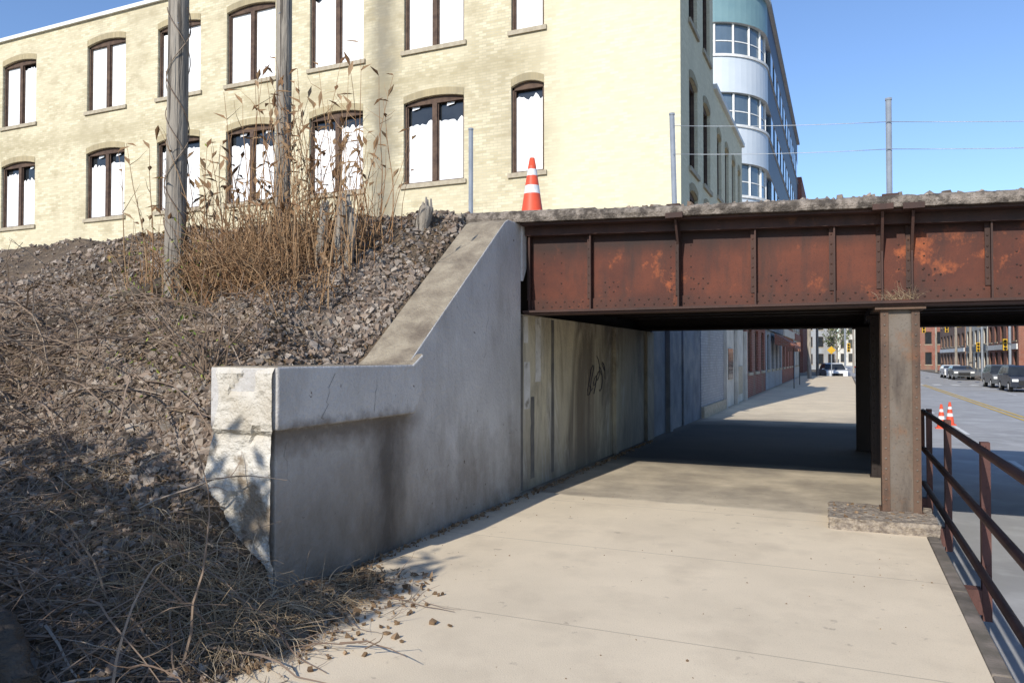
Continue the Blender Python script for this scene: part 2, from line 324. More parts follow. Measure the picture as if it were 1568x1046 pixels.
rowhouse('cream_storefront',96.5,112,8,m_creamwall,x=14.5,n=5,mat_extra=m_bluewall)
rowhouse('brown_brick_building',113,140,12,brick('brown_brick',(.25,.14,.1),(.2,.11,.08),(.25,.2,.17)).m,x=14.5,n=7)
def block(name,x0,x1,y,h,mw,nx,nz):
    mb=MB(name,[mw,m_frame,m_glass,m_glass,m_sill,mw,m_white,m_dark]); w=(x1-x0)/nx
    facade(mb,(x0,y,-.6),(1,0,0),(0,-1,0),x1-x0,0,h,[(w*i+w*.2,w*i+w*.8) for i in range(nx)],[(1+h/nz*i*.97,1+h/nz*(i*.97+.6)) for i in range(nz)],rise=.05,broken=False,double=False)
    mb.box(x0,x1,y+.4,y+12,-.6,h-.6,0); mb.box(x0-.2,x1+.2,y-.2,y+.3,h-.598,h-.2,4); mb.done()
block('office_block',-16,-1,150,13,m_greybrick,8,4)
block('distant_brick_block',11,20,150,11,m_redbrick,5,3)
block('distant_pale_block',20.3,34,150,10,m_pale,7,3)
block('distant_cream_block',-1,9,230,12,m_creamwall,5,3)
block('corner_brick_block',-30,-6,86,9,m_redbrick,8,3)
# ---------------------------------------------------------------- curved tower
T=empty('curved_apartment_tower')
fp=[(-24,47),(-8.3,47)]
cx,cy,r=-8.3,51.0,4.0
for k in range(1,15):
    an=-math.pi/2+k*math.pi/2/15; fp.append((cx+r*math.cos(an),cy+r*math.sin(an)))
fp+= [(-4.3,51)]
def band(mb,z0,z1,off,mat,side_mat):
    pts=[]
    for i,(x,y) in enumerate(fp):
        v=Vector((x-cx,y-cy,0)) if i>=1 else Vector((0,-1,0))
        v.normalize(); pts.append((x+v.x*off,y+v.y*off))
    pts.append((-4.3+off,86))
    for i in range(len(pts)-1):
        a,b=pts[i],pts[i+1]; m=mat if i<len(pts)-2 else side_mat
        mb.face([(a[0],a[1],z0),(b[0],b[1],z0),(b[0],b[1],z1),(a[0],a[1],z1)],m)
    c=pts+[(-24,86)]
    mb.face([(p[0],p[1],z1) for p in c],4); mb.face([(p[0],p[1],z0) for p in c],4)
mb=MB('bands',[m_tpanel,m_bglass,m_teal,m_tshade,m_white])
band(mb,22.3,24.4,.0,2,3); band(mb,24.4,24.6,.25,4,3)
z=22.3
for k in range(5):
    band(mb,z-2.05,z,-.25,1,3); band(mb,z-4.35,z-2.05,0,0,3); band(mb,z-2.15,z-2.05+.06,.08,4,3)
    for i,(x,y) in enumerate(fp[1:]):
        v=Vector((x-cx,y-cy,0)).normalized(); x2,y2=x-v.x*.2,y-v.y*.2
        if i%3==0: mb.box(x2-.06,x2+.06,y2-.06,y2+.06,z-2.0,z-.001,4)
    for i in range(1,len(fp)-1):
        a,b=fp[i],fp[i+1]; q=[]
        for (px,py) in (a,b):
            v=Vector((px-cx,py-cy,0)).normalized(); q.append((px-v.x*.22,py-v.y*.22))
        mb.face([(q[0][0],q[0][1],z-1.12),(q[1][0],q[1][1],z-1.12),(q[1][0],q[1][1],z-1.05),(q[0][0],q[0][1],z-1.05)],4)
    for y in np.arange(53,85,3): mb.box(-4.52,-4.28,y,y+1.6,z-1.95,z-.2,1)
    z-=4.35
mb.done(T)
mb=MB('rear_red_volume',[m_redbrick]); mb.box(-12,-3.9,86.2,98,0,21,0); mb.done(T)
# ---------------------------------------------------------------- ground, road, pavement
def sheet(name,x0,x1,y0,y1,z,m):
    mb=MB(name,[m]); mb.face([(x0,y0,z),(x1,y0,z),(x1,y1,z),(x0,y1,z)]); return mb.done()
sheet('ground',-900,900,-600,1500,-.7,m_earth)
sheet('road',.5,12,-60,500,-.6,m_asph); sheet('cross_street',-60,60,72.2,84,-.594,m_asph)
mb=MB('road_markings',[m_yline,m_wline])
for (x0,x1,y0,y1,m) in [(5.75,5.87,-60,70,0),(6.03,6.15,-60,70,0),(5.75,5.87,86,300,0),(6.03,6.15,86,300,0)]: mb.face([(x0,y0,-.59),(x1,y0,-.59),(x1,y1,-.59),(x0,y1,-.59)],m)
for y in list(range(-20,70,9))+list(range(90,200,9)): 
    for x in (3.2,9.2): mb.face([(x,y,-.59),(x+.12,y,-.59),(x+.12,y+3,-.59),(x,y+3,-.59)],1)
for k in range(8): mb.face([(1.5+k*1.3,69,-.588),(2.1+k*1.3,69,-.588),(2.1+k*1.3,71.5,-.588),(1.5+k*1.3,71.5,-.588)],1)
mb.done()
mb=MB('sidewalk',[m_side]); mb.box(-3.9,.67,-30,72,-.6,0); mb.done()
mb=MB('sidewalk_kerb_wall',[m_kerb])
for y in np.arange(-30,72,1.5):
    o_=.006*noise.noise(Vector((y,0,0))); mb.box(.675+o_,.77+o_,y,y+1.49,-.62,.004)
mb.done(bevel=.012)
mb=MB('far_sidewalk',[m_kerb]); mb.box(12,15,-60,72,-.65,-.46); mb.box(12,14.5,84,400,-.65,-.46); mb.done()
# ---------------------------------------------------------------- retaining wall
W=empty('concrete_retaining_wall')
def strip(name,prof,xa,xb,matf,mats,parent,bev):
    mb=MB(name,mats); mb.face([(xb,y,z) for y,z in prof]); mb.face([(xa,y,z) for y,z in prof])
    for i in range(len(prof)):
        a,b=prof[i],prof[(i+1)%len(prof)]
        mb.face([(xa,a[0],a[1]),(xb,a[0],a[1]),(xb,b[0],b[1]),(xa,b[0],b[1])],matf(i))
    o=mb.done(parent)
    bm=bmesh.new(); bm.from_mesh(o.data); bmesh.ops.remove_doubles(bm,verts=bm.verts,dist=1e-4); bmesh.ops.recalc_face_normals(bm,faces=bm.faces); bm.to_mesh(o.data); bm.free()
    if bev:
        b=o.modifiers.new('b','BEVEL'); b.width=bev; b.segments=3; b.limit_method='ANGLE'
    return o
strip('wall_body',[(3.96,-.3),(3.96,1.1),(3.96,1.53),(5.60,1.53),(7.66,3.12),(7.75,3.16),(8.12,3.17),(8.12,-.3)],-3.95,-3.45,lambda i:1 if i in(3,4,5) else 0,[m_wall,m_slab],W,.012)
strip('wall_cap',[(3.90,1.12),(3.90,1.542),(5.60,1.542),(5.78,1.64),(5.76,1.3),(5.64,1.12)],-3.97,-3.385,lambda i:1 if i in (1,2) else 0,[m_wall,m_slab],W,.018)
m_chip=simple('chipped_white_concrete',(.60,.565,.50),(.46,.41,.33),2.5,c3=(.25,.2,.145),s3=2.6,lo3=.54,hi3=.62,bump=1,bs=14,dist=.04)
bm=bmesh.new(); bmesh.ops.create_grid(bm,x_segments=40,y_segments=46,size=.5)
for v in bm.verts:
    s,t=v.co.x+.5,v.co.y+.5
    left=-3.97-.34*max(0,min(1,(1.2-t*1.55)/1.0))**.7 + .05*noise.noise(Vector((3,t*5,1)))
    X=left+( -3.405-left)*s; Z=-.2+t*1.735
    if s>.9 and Z<1.12: X-= (s-.9)*.45
    e=.05*(1-min(1,s*9))
    n1=noise.noise(Vector((X*4,1,Z*4)))
    Y=3.878+.02*n1+.009*noise.noise(Vector((X*15,1,Z*15)))+e*2.5+(.035 if Z<1.1+.05*noise.noise(Vector((X*6,0,0))) else 0)
    if n1>.3: Y+=.02
    if s==0: Y+=.5
    if t==1: Y+=.03
    v.co=(X,Y,min(Z,1.535))
me=bpy.data.meshes.new('broken_end'); bm.to_mesh(me); bm.free(); me.materials.append(m_chip)
o=bpy.data.objects.new('broken_end',me); S.collection.objects.link(o); o.parent=W
mb=MB('end_pilaster',[m_wall]); mb.box(-3.96,-3.43,8.122,8.24,2.66,3.16); mb.hexa([(-3.96,8.122,2.5),(-3.43,8.122,2.5),(-3.96,8.14,2.5),(-3.43,8.14,2.5),(-3.96,8.122,2.658),(-3.43,8.122,2.658),(-3.96,8.24,2.658),(-3.43,8.24,2.658)]); mb.done(W)
mb=MB('cracks',[m_darkst])
def crack(p,q,n=14,w=.004,ax=-3.449):
    pts=[]
    for i in range(n):
        t=i/(n-1); pts.append((ax,p[0]+(q[0]-p[0])*t+random.gauss(0,.018),p[1]+(q[1]-p[1])*t+random.gauss(0,.018)))
    for a,b in zip(pts,pts[1:]): mb.face([a,b,(b[0],b[1]+w*random.uniform(.3,1),b[2]-w),(a[0],a[1]+w*random.uniform(.3,1),a[2]-w)])
crack((4.02,1.08),(4.1,.75),8); crack((4.5,1.5),(4.35,1.15),8,ax=-3.383); crack((5.05,1.42),(5.0,1.15),7,ax=-3.383); crack((6.6,1.5),(6.9,.5),16,.003); crack((7.3,2.5),(7.15,1.6),12,.003)
mb.done(W)
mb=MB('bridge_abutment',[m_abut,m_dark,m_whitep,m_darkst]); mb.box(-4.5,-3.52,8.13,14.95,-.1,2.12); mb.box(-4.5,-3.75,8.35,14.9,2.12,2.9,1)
for (y0,y1,z0,z1,m) in [(8.15,8.34,.02,2.11,3),(8.36,8.50,1.78,2.1,2),(8.37,8.56,.98,1.55,2),(8.58,8.70,.12,1.12,3),(8.74,8.92,1.3,2.1,2),(9.3,9.4,.1,2.1,3)]:
    n=10; L=[];R=[]
    for k in range(n):
        zz=z0+(z1-z0)*k/(n-1); L.append((-3.516,y0+.02*noise.noise(Vector((zz*9,y0,0))),zz)); R.append((-3.516,y1+.02*noise.noise(Vector((zz*9,y1,5))),zz))
    for k in range(n-1): mb.face([L[k],R[k],R[k+1],L[k+1]],m)
mb.box(-3.518,-3.46,12.2,12.35,0,2.1,0); mb.box(-3.518,-3.46,14.4,14.95,0,2.1,0); mb.done()
mb=MB('far_retaining_wall',[m_bluewall]); mb.box(-4.2,-3.5,14.96,17.99,-.1,3.3); mb.box(-3.498,-3.4,16.2,16.5,0,3.25); mb.done(bevel=.01)
mb=MB('graffiti_tag',[m_graf])
for k in range(6):
    y=10.9+k*.15; z0=1.15+.12*(k%2)+.03*k; pts=[]
    for t in range(9):
        an=t*.8+k*2.1; pts.append((-3.512,y+.09*math.sin(an*1.3),z0+.13*math.cos(an)+.03*t-.1))
    mb.tube(pts,.006,4)
mb.done()
# ---------------------------------------------------------------- bridge
G=empty('railway_girder_bridge')
def zt(x): return 3.165-.035*(x+3.4)
def cop(mb,xa,xb,y0,y1,dz0,dz1,m):
    mb.hexa([(x,y,zt(x)+dz) for dz in (dz0,dz1) for y in (y0,y1) for x in (xa,xb)],m)
mb=MB('coping',[m_cap])
n=620; xs=np.linspace(-5.2,17,n); sec=[(8.42,0),(7.96,0.0),(7.95,.05),(7.965,.095),(8.0,.115),(8.2,.12),(8.42,.12)]
vs=[];fs=[]
for i,x_ in enumerate(xs):
    chip=max(0,noise.noise(Vector((x_*7,5,5)))-.2)*.07
    for k,(y,dz) in enumerate(sec):
        j=.008*noise.noise(Vector((x_*5,k*2.0,0)))+.009*noise.noise(Vector((x_*30,k*3.0,7)))
        ed=1 if k in(2,3,4) else .3
        vs.append((x_,y+j*ed*1.2+(chip if k in (3,4) else 0),zt(x_)+dz+j*(1.3 if k>=3 else .5)-(chip*.6 if k==4 else 0)+(.02 if x_<-2.5 else 0)*(k>=3)))
m_=len(sec)
for i in range(n-1):
    for k in range(m_): k2=(k+1)%m_; fs.append((i*m_+k,i*m_+k2,(i+1)*m_+k2,(i+1)*m_+k))
mb.add(vs,fs,0,False); mb.done(G)
mb=MB('front_girder',[m_gird,m_flange,m_dark])
yw=8.30; xl=-3.42; zb=2.15
cop(mb,xl,17,8.02,8.40,-.03,-.003,1)
cop(mb,xl,17,8.17,yw-.001,-.13,-.031,1)
mb.hexa([(x_,y,zb) for y in (yw,yw+.02) for x_ in (xl,17)]+[(x_,y,zt(x_)-.03) for y in (yw,yw+.02) for x_ in (xl,17)],0)
mb.box(xl,17,8.10,8.5,zb-.025,zb,1); mb.box(xl,17,yw-.03,yw-.001,zb+.001,zb+.13,0); mb.box(xl,17,8.13,8.48,zb-.045,zb-.026,1)
big=[-1.62]; st=[-3.38,-2.63,-1.62,-.83,-.07,.36,.62,1.28,2.1,3,4,5,6,7,8,9,10,11,12,13,14,15,16]
for x_ in st:
    w=.16 if x_ in big else .10
    t=zt(x_)-.031
    mb.box(x_-.008,x_+.008,yw-w,yw-.031,zb+.0,t,1)
    mb.box(x_-.05,x_+.008,yw-.044,yw-.0315,zb+.131,t-.1,1)
    if x_ in big or x_ in(.36,.62):
        mb.hexa([(x_-.012,yw-.02,t-.5),(x_+.012,yw-.02,t-.5),(x_-.012,yw-.01,t-.5),(x_+.012,yw-.01,t-.5),(x_-.012,8.0,t+.0),(x_+.012,8.0,t),(x_-.012,yw-.01,t),(x_+.012,yw-.01,t)],1)
        mb.box(x_-.09,x_+.09,7.93,8.12,t+.005,t+.06,1)
    for z_ in np.arange(zb+.2,t-.15,.1): mb.dome((x_-.03,yw-.044,z_),.012,(0,-1,0),1)
for x_ in np.arange(xl+.08,8,.11):
    mb.dome((x_,yw-.03,zb+.045),.0115,(0,-1,0),1); mb.dome((x_+.05,yw-.03,zb+.1),.0115,(0,-1,0),1)
for xc in (-2.3,-1.3,-.5,.9,1.7):
    for i in range(4):
        for j in range(3):
            if (i+j)%2==0: mb.dome((xc-.18+i*.05,yw,zb+.2+j*.055),.011,(0,-1,0),1)
for xc in (-3.12,-1.62,.62,1.6):
    for s_ in (-1,1):
        for z_ in np.arange(zb+.2,zb+.7,.12): mb.dome((xc+s_*.11,yw,z_),.010,(0,-1,0),1)
mb.done(G)
mb=MB('deck_and_floor_beams',[m_under,m_dark])
mb.box(-4.2,17,8.45,14.9,2.85,3.03,1)
mb.box(-3.8,17,14.7,14.75,zb,3.1,0); mb.box(-3.8,17,14.5,14.95,zb-.02,zb+.01,0)
for y in np.arange(9.2,14.5,.85):
    mb.box(-3.8,17,y-.01,y+.01,2.35,2.85,0); mb.box(-3.8,17,y-.12,y+.12,2.31,2.345,0)
mb.box(.33,.67,8.6,14.4,2.18,2.3,0)
mb.box(-4.2,17,14.75,15.0,2.95,3.22,1)
mb.done(G)
def column(name,xc,yc,z0,z1,w=.17,dp=.15,mw=m_colp,ml=m_flange):
    mb=MB(name,[mw,ml])
    mb.box(xc-w+.03,xc+w-.03,yc-dp+.02,yc+dp-.02,z0,z1,0)
    for s_ in (-1,1):
        x0,x1=sorted((xc+s_*w,xc+s_*(w-.07)))
        mb.box(x0,x1,yc-dp,yc-dp+.018,z0,z1,1); mb.box(x0,x1,yc+dp-.018,yc+dp,z0,z1,1)
        x0,x1=sorted((xc+s_*w,xc+s_*(w-.018))); mb.box(x0,x1,yc-dp+.019,yc+dp-.019,z0,z1,1)
        for z_ in np.arange(z0+.12,z1-.05,.1): mb.dome((xc+s_*(w-.035),yc-dp,z_),.012,(0,-1,0),0)
    mb.box(xc-w-.05,xc+w+.05,yc-dp-.05,yc+dp+.05,z1-.03,z1+.0,1); mb.box(xc-w-.02,xc+w+.02,yc-dp-.02,yc+dp+.02,z0,z0+.012,1)
    return mb.done(G)
column('column_front',.51,8.36,.1,2.10,ml=rusty('column_edge_rust',(.14,.085,.055),(.10,.06,.04),(.2,.09,.045),.55))
column('column_middle',.51,11.4,.0,2.17,mw=m_under,ml=m_under); column('column_rear',.50,14.45,0,2.13,.3,mw=m_under,ml=m_under)
column('column_centre_right',6.1,8.36,-.6,2.10)
mb=MB('far_abutment',[m_abut]); mb.box(14.4,18,8.2,15,-.7,3.0); mb.done(G)
bm=bmesh.new(); bmesh.ops.create_cube(bm,size=1); bmesh.ops.subdivide_edges(bm,edges=bm.edges,cuts=18,use_grid_fill=True)
for v in bm.verts:
    p=v.co.copy(); v.co=Vector((.32+p.x*.92,8.13+p.y*.86,.01+p.z*.2))
    n_=noise.noise_vector(v.co*9)*.022+noise.noise_vector(v.co*25)*.012; v.co+=Vector((n_.x,n_.y,n_.z*.7))
me=bpy.data.meshes.new('column_plinth'); bm.to_mesh(me); bm.free(); me.materials.append(simple('cobbled_concrete',(.36,.30,.23),(.16,.13,.105),22,bump=.9,bs=30,dist=.03))
o=bpy.data.objects.new('column_plinth',me); S.collection.objects.link(o); o.parent=G
F=empty('cable_fence')
for i,(px_,py_,zt_,lean) in enumerate([(-4.2,8.3,4.42,0),(-1.66,8.2,4.25,-.03),(.43,8.2,4.12,0),(2.9,8.2,3.95,0),(5.4,8.2,3.8,0)]):
    mb=MB('post_%d'%i,[m_galv,m_flange]); mb.tube([(px_,py_,3.0),(px_+lean,py_,zt_)],.028,10); mb.tube([(px_+lean,py_,zt_),(px_+lean,py_,zt_+.02)],.032,10)
    mb.box(px_-.07,px_+.07,py_-.12,py_+.08,zt(px_)+.11,zt(px_)+.15,1); mb.done(F)
mb=MB('cables',[m_galv])
for z1,sl in ((4.12,.105),(3.81,.085)):
    for (x1,x2) in ((-1.67,.43),(.43,2.9),(2.9,5.4)):
        mb.tube([(x1+(x2-x1)*t,8.165,z1-sl*(x1+(x2-x1)*t+1.67)-.02*(1-(2*t-1)**2)) for t in np.linspace(0,1,7)],.0035,5)
mb.done(F)
def cone(name,x_,y_,z_,h=.7):
    mb=MB(name,[m_orange,m_reflect]); mb.box(x_-.17,x_+.17,y_-.17,y_+.17,z_,z_+.03)
    seg=[(0.03,.13,0),(.2,.105,0),(.26,.097,1),(.36,.083,1),(.42,.074,0),(.48,.065,1),(.56,.053,1),(.6,.048,0),(.7,.03,0)]
    for i in range(len(seg)-1):
        a,b=seg[i],seg[i+1]; m=1 if (a[2]and b[2]) else 0
        mb.tube([(x_,y_,z_+a[0]*h/.7),(x_,y_,z_+b[0]*h/.7)],[a[1],b[1]],18,m,caps=(i==len(seg)-2))
    return mb.done()
cone('traffic_cone',-3.34,8.2,3.275,.68); cone('traffic_cone',2.8,27,-.6,.75); cone('traffic_cone',3.2,28.5,-.6,.75)
# ---------------------------------------------------------------- railing
def railing(name,x_,y0,y1,posts,zs=(.94,.48,.06)):
    mb=MB(name,[m_rail])
    for z_ in zs: mb.tube([(x_,y0,z_),(x_,y1,z_)],.031,10)
    mb.tube([(x_,y1,zs[0]),(x_,y1+.1,zs[0]-.03),(x_,y1+.14,zs[0]-.12),(x_,y1+.14,zs[1])],.03,8)
    for y in posts:
        mb.box(x_+.034,x_+.095,y-.04,y+.04,-.35,zs[0]+.03); mb.box(x_-.11,x_+.03,y-.06,y+.06,-.3,-.12)
        for z_ in zs: mb.dome((x_+.06,y-.04,z_),.012,(0,-1,0))
    return mb.done()
railing('steel_railing',.9,-4,10.6,[-2.2,0,2.2,4.4,6.6,8.8,10.6]); railing('steel_railing',.95,15.2,60,list(range(16,60,3)))
# ---------------------------------------------------------------- embankment
def ss(a,b,v): t=max(0,min(1,(v-a)/(b-a))); return t*t*(3-2*t)
def H(X,Y,nzs=True):
    s=3.22-.74*(7.5-Y)+.33*ss(3.95,4.6,Y)*ss(6.6,5.0,Y)
    s=max(s,0); s=min(s,3.22)
    b=max(0,min(1.1,(-2.75-X)*.22))*ss(9,3.5,Y)
    if X>-3.8 and Y>3.93:
        if X>-3.47: return .075*math.exp(-(Y-3.93)/.5)*ss(-2.65-.15*math.sin(Y*5),-3.4,X)-.012
        return -.1+ .15*math.exp(-(Y-3.93)/.3)
    h=s*ss(-3.1,-4.2,X)+b*(1-.6*ss(0,1.2,s))
    if Y>3.3 and X>-3.9: h=h*(1-ss(3.3,3.93,Y))+ss(3.3,3.93,Y)*(min(h,.075*ss(-2.65,-3.4,X)) if X>-3.47 else h*.85)
    if nzs: h+=(.07*noise.noise(Vector((X*1.3,Y*1.3,0)))+.03*noise.noise(Vector((X*5,Y*5,3))))*ss(-3.0,-3.6,X)
    if 3.93<Y<7.8 and X>-4.9:
        w=1.53 if Y<5.6 else min(1.53+.772*(Y-5.6),3.17)
        h=min(h,w-.03+max(0,-3.97-X)*.7)
    return h-.012
xs=np.concatenate([np.arange(-42,-14,.5),np.arange(-14,-3.9,.09),np.array([-3.9,-3.86,-3.82,-3.79,-3.7,-3.6,-3.5,-3.46]),np.arange(-3.4,-2.3,.07)]); ys=np.concatenate([np.arange(-9,2,.3),np.arange(2,3.9,.08),[3.92,3.94],np.arange(4,8.2,.09),np.arange(8.3,17.9,.6),[17.98]])
vs=[(x_,y_,H(x_,y_)) for y_ in ys for x_ in xs]; nx=len(xs)
fs=[(j*nx+i,j*nx+i+1,(j+1)*nx+i+1,(j+1)*nx+i) for j in range(len(ys)-1) for i in range(nx-1)]
mb=MB('embankment_ground',[m_soil]); mb.add(vs,fs,0,True); mb.done()
sheet('trackbed_gravel',-3.9,17,8.43,14.98,3.1,m_kerb)
cub=np.array([(x,y,z) for z in (-1,1) for y in (-1,1) for x in (-1,1)],float)*.62
cuf=[(0,2,3),(0,3,1),(4,5,7),(4,7,6),(0,1,5),(0,5,4),(2,6,7),(2,7,3),(0,4,6),(0,6,2),(1,3,7),(1,7,5)]
def rocks(name,P,smin,smax,mat):
    base,fc=cub,cuf; K=8
    n=len(P); s=rng.uniform(smin,smax,(n,1,1))*rng.choice([.7,1,1,1.5],(n,1,1)); v=(base[None]+rng.uniform(-.3,.3,(n,K,3)))*s*rng.uniform(.55,1.25,(n,1,3))
    A=rng.normal(size=(n,3,3)); Q,_=np.linalg.qr(A); v=np.einsum('nij,nkj->nki',Q,v)+np.array(P)[:,None,:]
    v=v.reshape(-1,3); f=(np.array(fc)[None]+np.arange(n)[:,None,None]*K).reshape(-1,3)
    me=bpy.data.meshes.new(name); me.vertices.add(len(v)); me.vertices.foreach_set('co',v.ravel()); me.loops.add(f.size); me.loops.foreach_set('vertex_index',f.ravel().astype(np.int32))
    me.polygons.add(len(f)); me.polygons.foreach_set('loop_start',np.arange(0,f.size,3,dtype=np.int32)); me.update(calc_edges=True); me.materials.append(mat)
    me.polygons.foreach_set('use_smooth',np.zeros(len(f),dtype=bool))
    o=bpy.data.objects.new(name,me); S.collection.objects.link(o)
P=[]
while len(P)<36000:
    Y=random.uniform(3.0,8.6); X=random.choice([random.uniform(-9,-3.97),random.uniform(-16,-3.97),random.uniform(-6,-3.97)])
    if Y>3.93 and X>-4.0: continue
    if noise.noise(Vector((X*.9,Y*.9,9)))<-.08 and random.random()<.8: continue
    if Y<3.9 and random.random()<.6: continue
    P.append((X,Y,H(X,Y)+.008))
rocks('ballast_gravel',P,.013,.033,m_rock)
P=[(random.uniform(-5,6),random.uniform(8.1,8.5),0) for _ in range(900)]; P=[(x_,y_,zt(x_)+.125+.09*(y_-8.1)) for x_,y_,_ in P]
rocks('ballast_on_deck',P,.015,.035,m_rock)
P=[]
for _ in range(5000):
    X=random.uniform(-7,-2.8); Y=random.uniform(1.2,4.3)
    if X>-3.95 and Y>3.88 and X<-3.4: continue
    z_=H(X,Y)
    if z_<0: continue
    P.append((X,Y,z_+.006))
rocks('scattered_stones',P,.01,.028,m_rock)
P=[(-3.42+abs(random.gauss(0,.05)),random.uniform(4.5,14.5),.006) for _ in range(600)]+[(random.uniform(-.1,.72),random.uniform(7.75,8.5),.105) for _ in range(90)]+[(-2.85+random.gauss(0,.22),random.uniform(3.0,4.6),.01) for _ in range(260)]
rocks('debris_along_wall',P,.006,.02,m_litter)
P=[(random.uniform(-3.3,.7),random.uniform(2,9),.002) for _ in range(140)]
rocks('sidewalk_pebbles',P,.002,.006,m_litter)
def leaves(name,P,smin,smax,mat,flat=.5):
    mb=MB(name,[mat])
    for p in P:
        p=Vector(p); s=random.uniform(smin,smax); u=Vector((random.gauss(0,1),random.gauss(0,1),random.gauss(0,flat))).normalized(); w=u.cross(Vector((random.gauss(0,.4),random.gauss(0,.4),1))).normalized()
        n_=u.cross(w)
        mb.add([p-u*s,p+w*s*.45+n_*s*.2,p+u*s,p-w*s*.45+n_*s*.2],[(0,1,2),(0,2,3)])
    return mb.done()
P=[]
while len(P)<17000:
    X=random.uniform(-9,-2.6); Y=random.uniform(1.2,7.6)
    if Y>4.2 and random.random()<.2: continue
    if Y>3.9 and X>-4.0 and X<-3.4: continue
    z_=H(X,Y)
    if z_<-.01 or (Y>4.9 and X>-4): continue
    P.append((X,Y,z_+random.uniform(.015,.04)))
leaves('leaf_litter',P,.012,.034,m_litter)
# ---------------------------------------------------------------- poles, posts and logs
def pole(name,x_,y_,h,r,lean):
    z_=H(x_,y_)-.3; mb=MB(name,[m_wood,m_galv]); n=14
    pts=[(x_+lean*t*h+.01*math.sin(t*9),y_,z_+t*h) for t in np.linspace(0,1,n)]; mb.tube(pts,[r*(1.05-.2*t) for t in np.linspace(0,1,n)],20,rough=.05)
    mb.box(x_-.9,x_+1.1,y_-.06,y_+.06,z_+h-.9,z_+h-.76)
    for k in (-.8,-.3,.4,1.0): mb.tube([(x_+k,y_,z_+h-.76),(x_+k,y_,z_+h-.6)],.03,8,1)
    for k in range(9):
        an=random.uniform(-2.6,-.5); mb.tube([(x_+math.cos(an)*r*.98+.03*k*lean,y_+math.sin(an)*r*.98,z_+.8+k*.45),(x_+lean*(1.2+k*.45)+math.cos(an)*r*.98,y_+math.sin(an)*r*.98,z_+.8+k*.45+.012)],.006,5,1)
    return mb.done()
pole('utility_pole',-6.2,5.6,9,.10,.011); pole('utility_pole',-5.78,6.7,9,.085,.008)
mb=MB('vine_on_pole',[m_twig])
for k in range(3):
    pts=[]
    for t in range(60):
        an=t*.32*(1 if k%2 else -1)+k*2; zz=1.9+t*.055; r=.112; pts.append((-6.2+.011*(zz-1.4)+r*math.cos(an),5.6+r*math.sin(an),zz))
    mb.tube(pts,.005,4,caps=False)
mb.done()
def stump(name,x_,y_,h,r):
    z_=H(x_,y_)-.1; mb=MB(name,[m_wood])
    pts=[(x_+.02*k/2,y_,z_+h*k/8) for k in range(9)]; mb.tube(pts,[r*1.2]+[r]*7+[r*.85],14,rough=.2)
    for k in range(6): an=k; mb.tube([(x_+.08+r*.6*math.cos(an),y_+r*.6*math.sin(an),z_+h-.05),(x_+.08+r*.6*math.cos(an),y_+r*.6*math.sin(an),z_+h+random.uniform(.02,.1))],[.025,.01],5)
    mb.done()
stump('wooden_post_stump',-4.85,6.5,.8,.08); stump('wooden_post_stump',-5.03,6.4,.75,.05); stump('wooden_post_stump',-4.7,6.45,.62,.045); stump('wooden_post_stump',-4.35,7.35,.3,.08)
mb=MB('retaining_timber_behind_wall',[m_slab]); mb.box(-5.3,-4.1,7.85,7.94,2.9,3.3); mb.done(bevel=.02)
def log(name,A,Bv,r0,r1,lift=.04):
    A=Vector(A);Bv=Vector(Bv); mb=MB(name,[m_log]); n=26
    mb.tube([A.lerp(Bv,t)+Vector((0,0,lift*math.sin(t*5))) for t in np.linspace(0,1,n)],[r0+(r1-r0)*t for t in np.linspace(0,1,n)],16,rough=.3); mb.done()
log('fallen_log',(-7.75,3.85,1.12),(-6.15,6.15,2.62),.16,.12); log('fallen_log',(-7.6,3.55,.78),(-6.3,4.75,1.55),.11,.08)
log('rotten_log_piece',(-3.8,2.35,.30),(-3.25,2.15,.2),.10,.07)
# ---------------------------------------------------------------- vegetation
def twig(mb,p,d,L,r,n=5,bend=.25,grav=0,m=0,sides=3):
    p=Vector(p); d=Vector(d).normalized(); pts=[p.copy()]; rad=[r]
    for i in range(n):
        d=(d+Vector((random.gauss(0,bend),random.gauss(0,bend),random.gauss(0,bend)-grav))).normalized()
        p=p+d*(L/n); g=H(p.x,p.y,False)
        if p.z<g and p.x<-2.4: p.z=g+.01; d.z=abs(d.z)*.2
        if p.z<.01: p.z=.01; d.z=.02
        pts.append(p.copy()); rad.append(r*(1-.75*(i+1)/n))
    mb.tube(pts,rad,sides,m,False,caps=False); return pts
mb=MB('dry_weed_stalks',[m_stalk,m_stalk])
def stalkpos():
    c=random.random()
    if c<.68: return random.gauss(-5.45,.5),random.uniform(5.6,7.0)
    if c<.8: return random.uniform(-7.1,-6.0),random.uniform(5.4,6.8)
    return random.gauss(-4.95,.3),random.uniform(6.3,7.3)
for _ in range(350):
    X,Y=stalkpos()
    if X>-4.4: continue
    tall=random.random()<.2; L=random.uniform(1.3,2.2) if tall else random.uniform(.45,1.25)
    if X<-6: L*=.7
    pts=twig(mb,(X,Y,H(X,Y)),(random.gauss(0,.13),random.gauss(0,.13),1),L,.0095 if tall else .0065,7,.06)
    q=pts[-1]
    for k in range(2 if tall else 1):
        u=Vector((random.gauss(0,.5),random.gauss(0,.3),random.uniform(-.2,1))).normalized(); l=random.uniform(.1,.22); w=Vector((.02,.012,0))
        mb.add([q,q+u*l*.4+w,q+u*l+Vector((0,0,-.04)),q+u*l*.4-w],[(0,1,2),(0,2,3)],1)
        q=pts[-2] if len(pts)>2 else q
    if tall:
        for k in range(3,7):
            if random.random()<.6: twig(mb,pts[k],(random.gauss(0,1),random.gauss(0,.5),.9),random.uniform(.15,.4),.004,4,.15)
mb.done()
mb=MB('bare_shrub',[m_stalk])
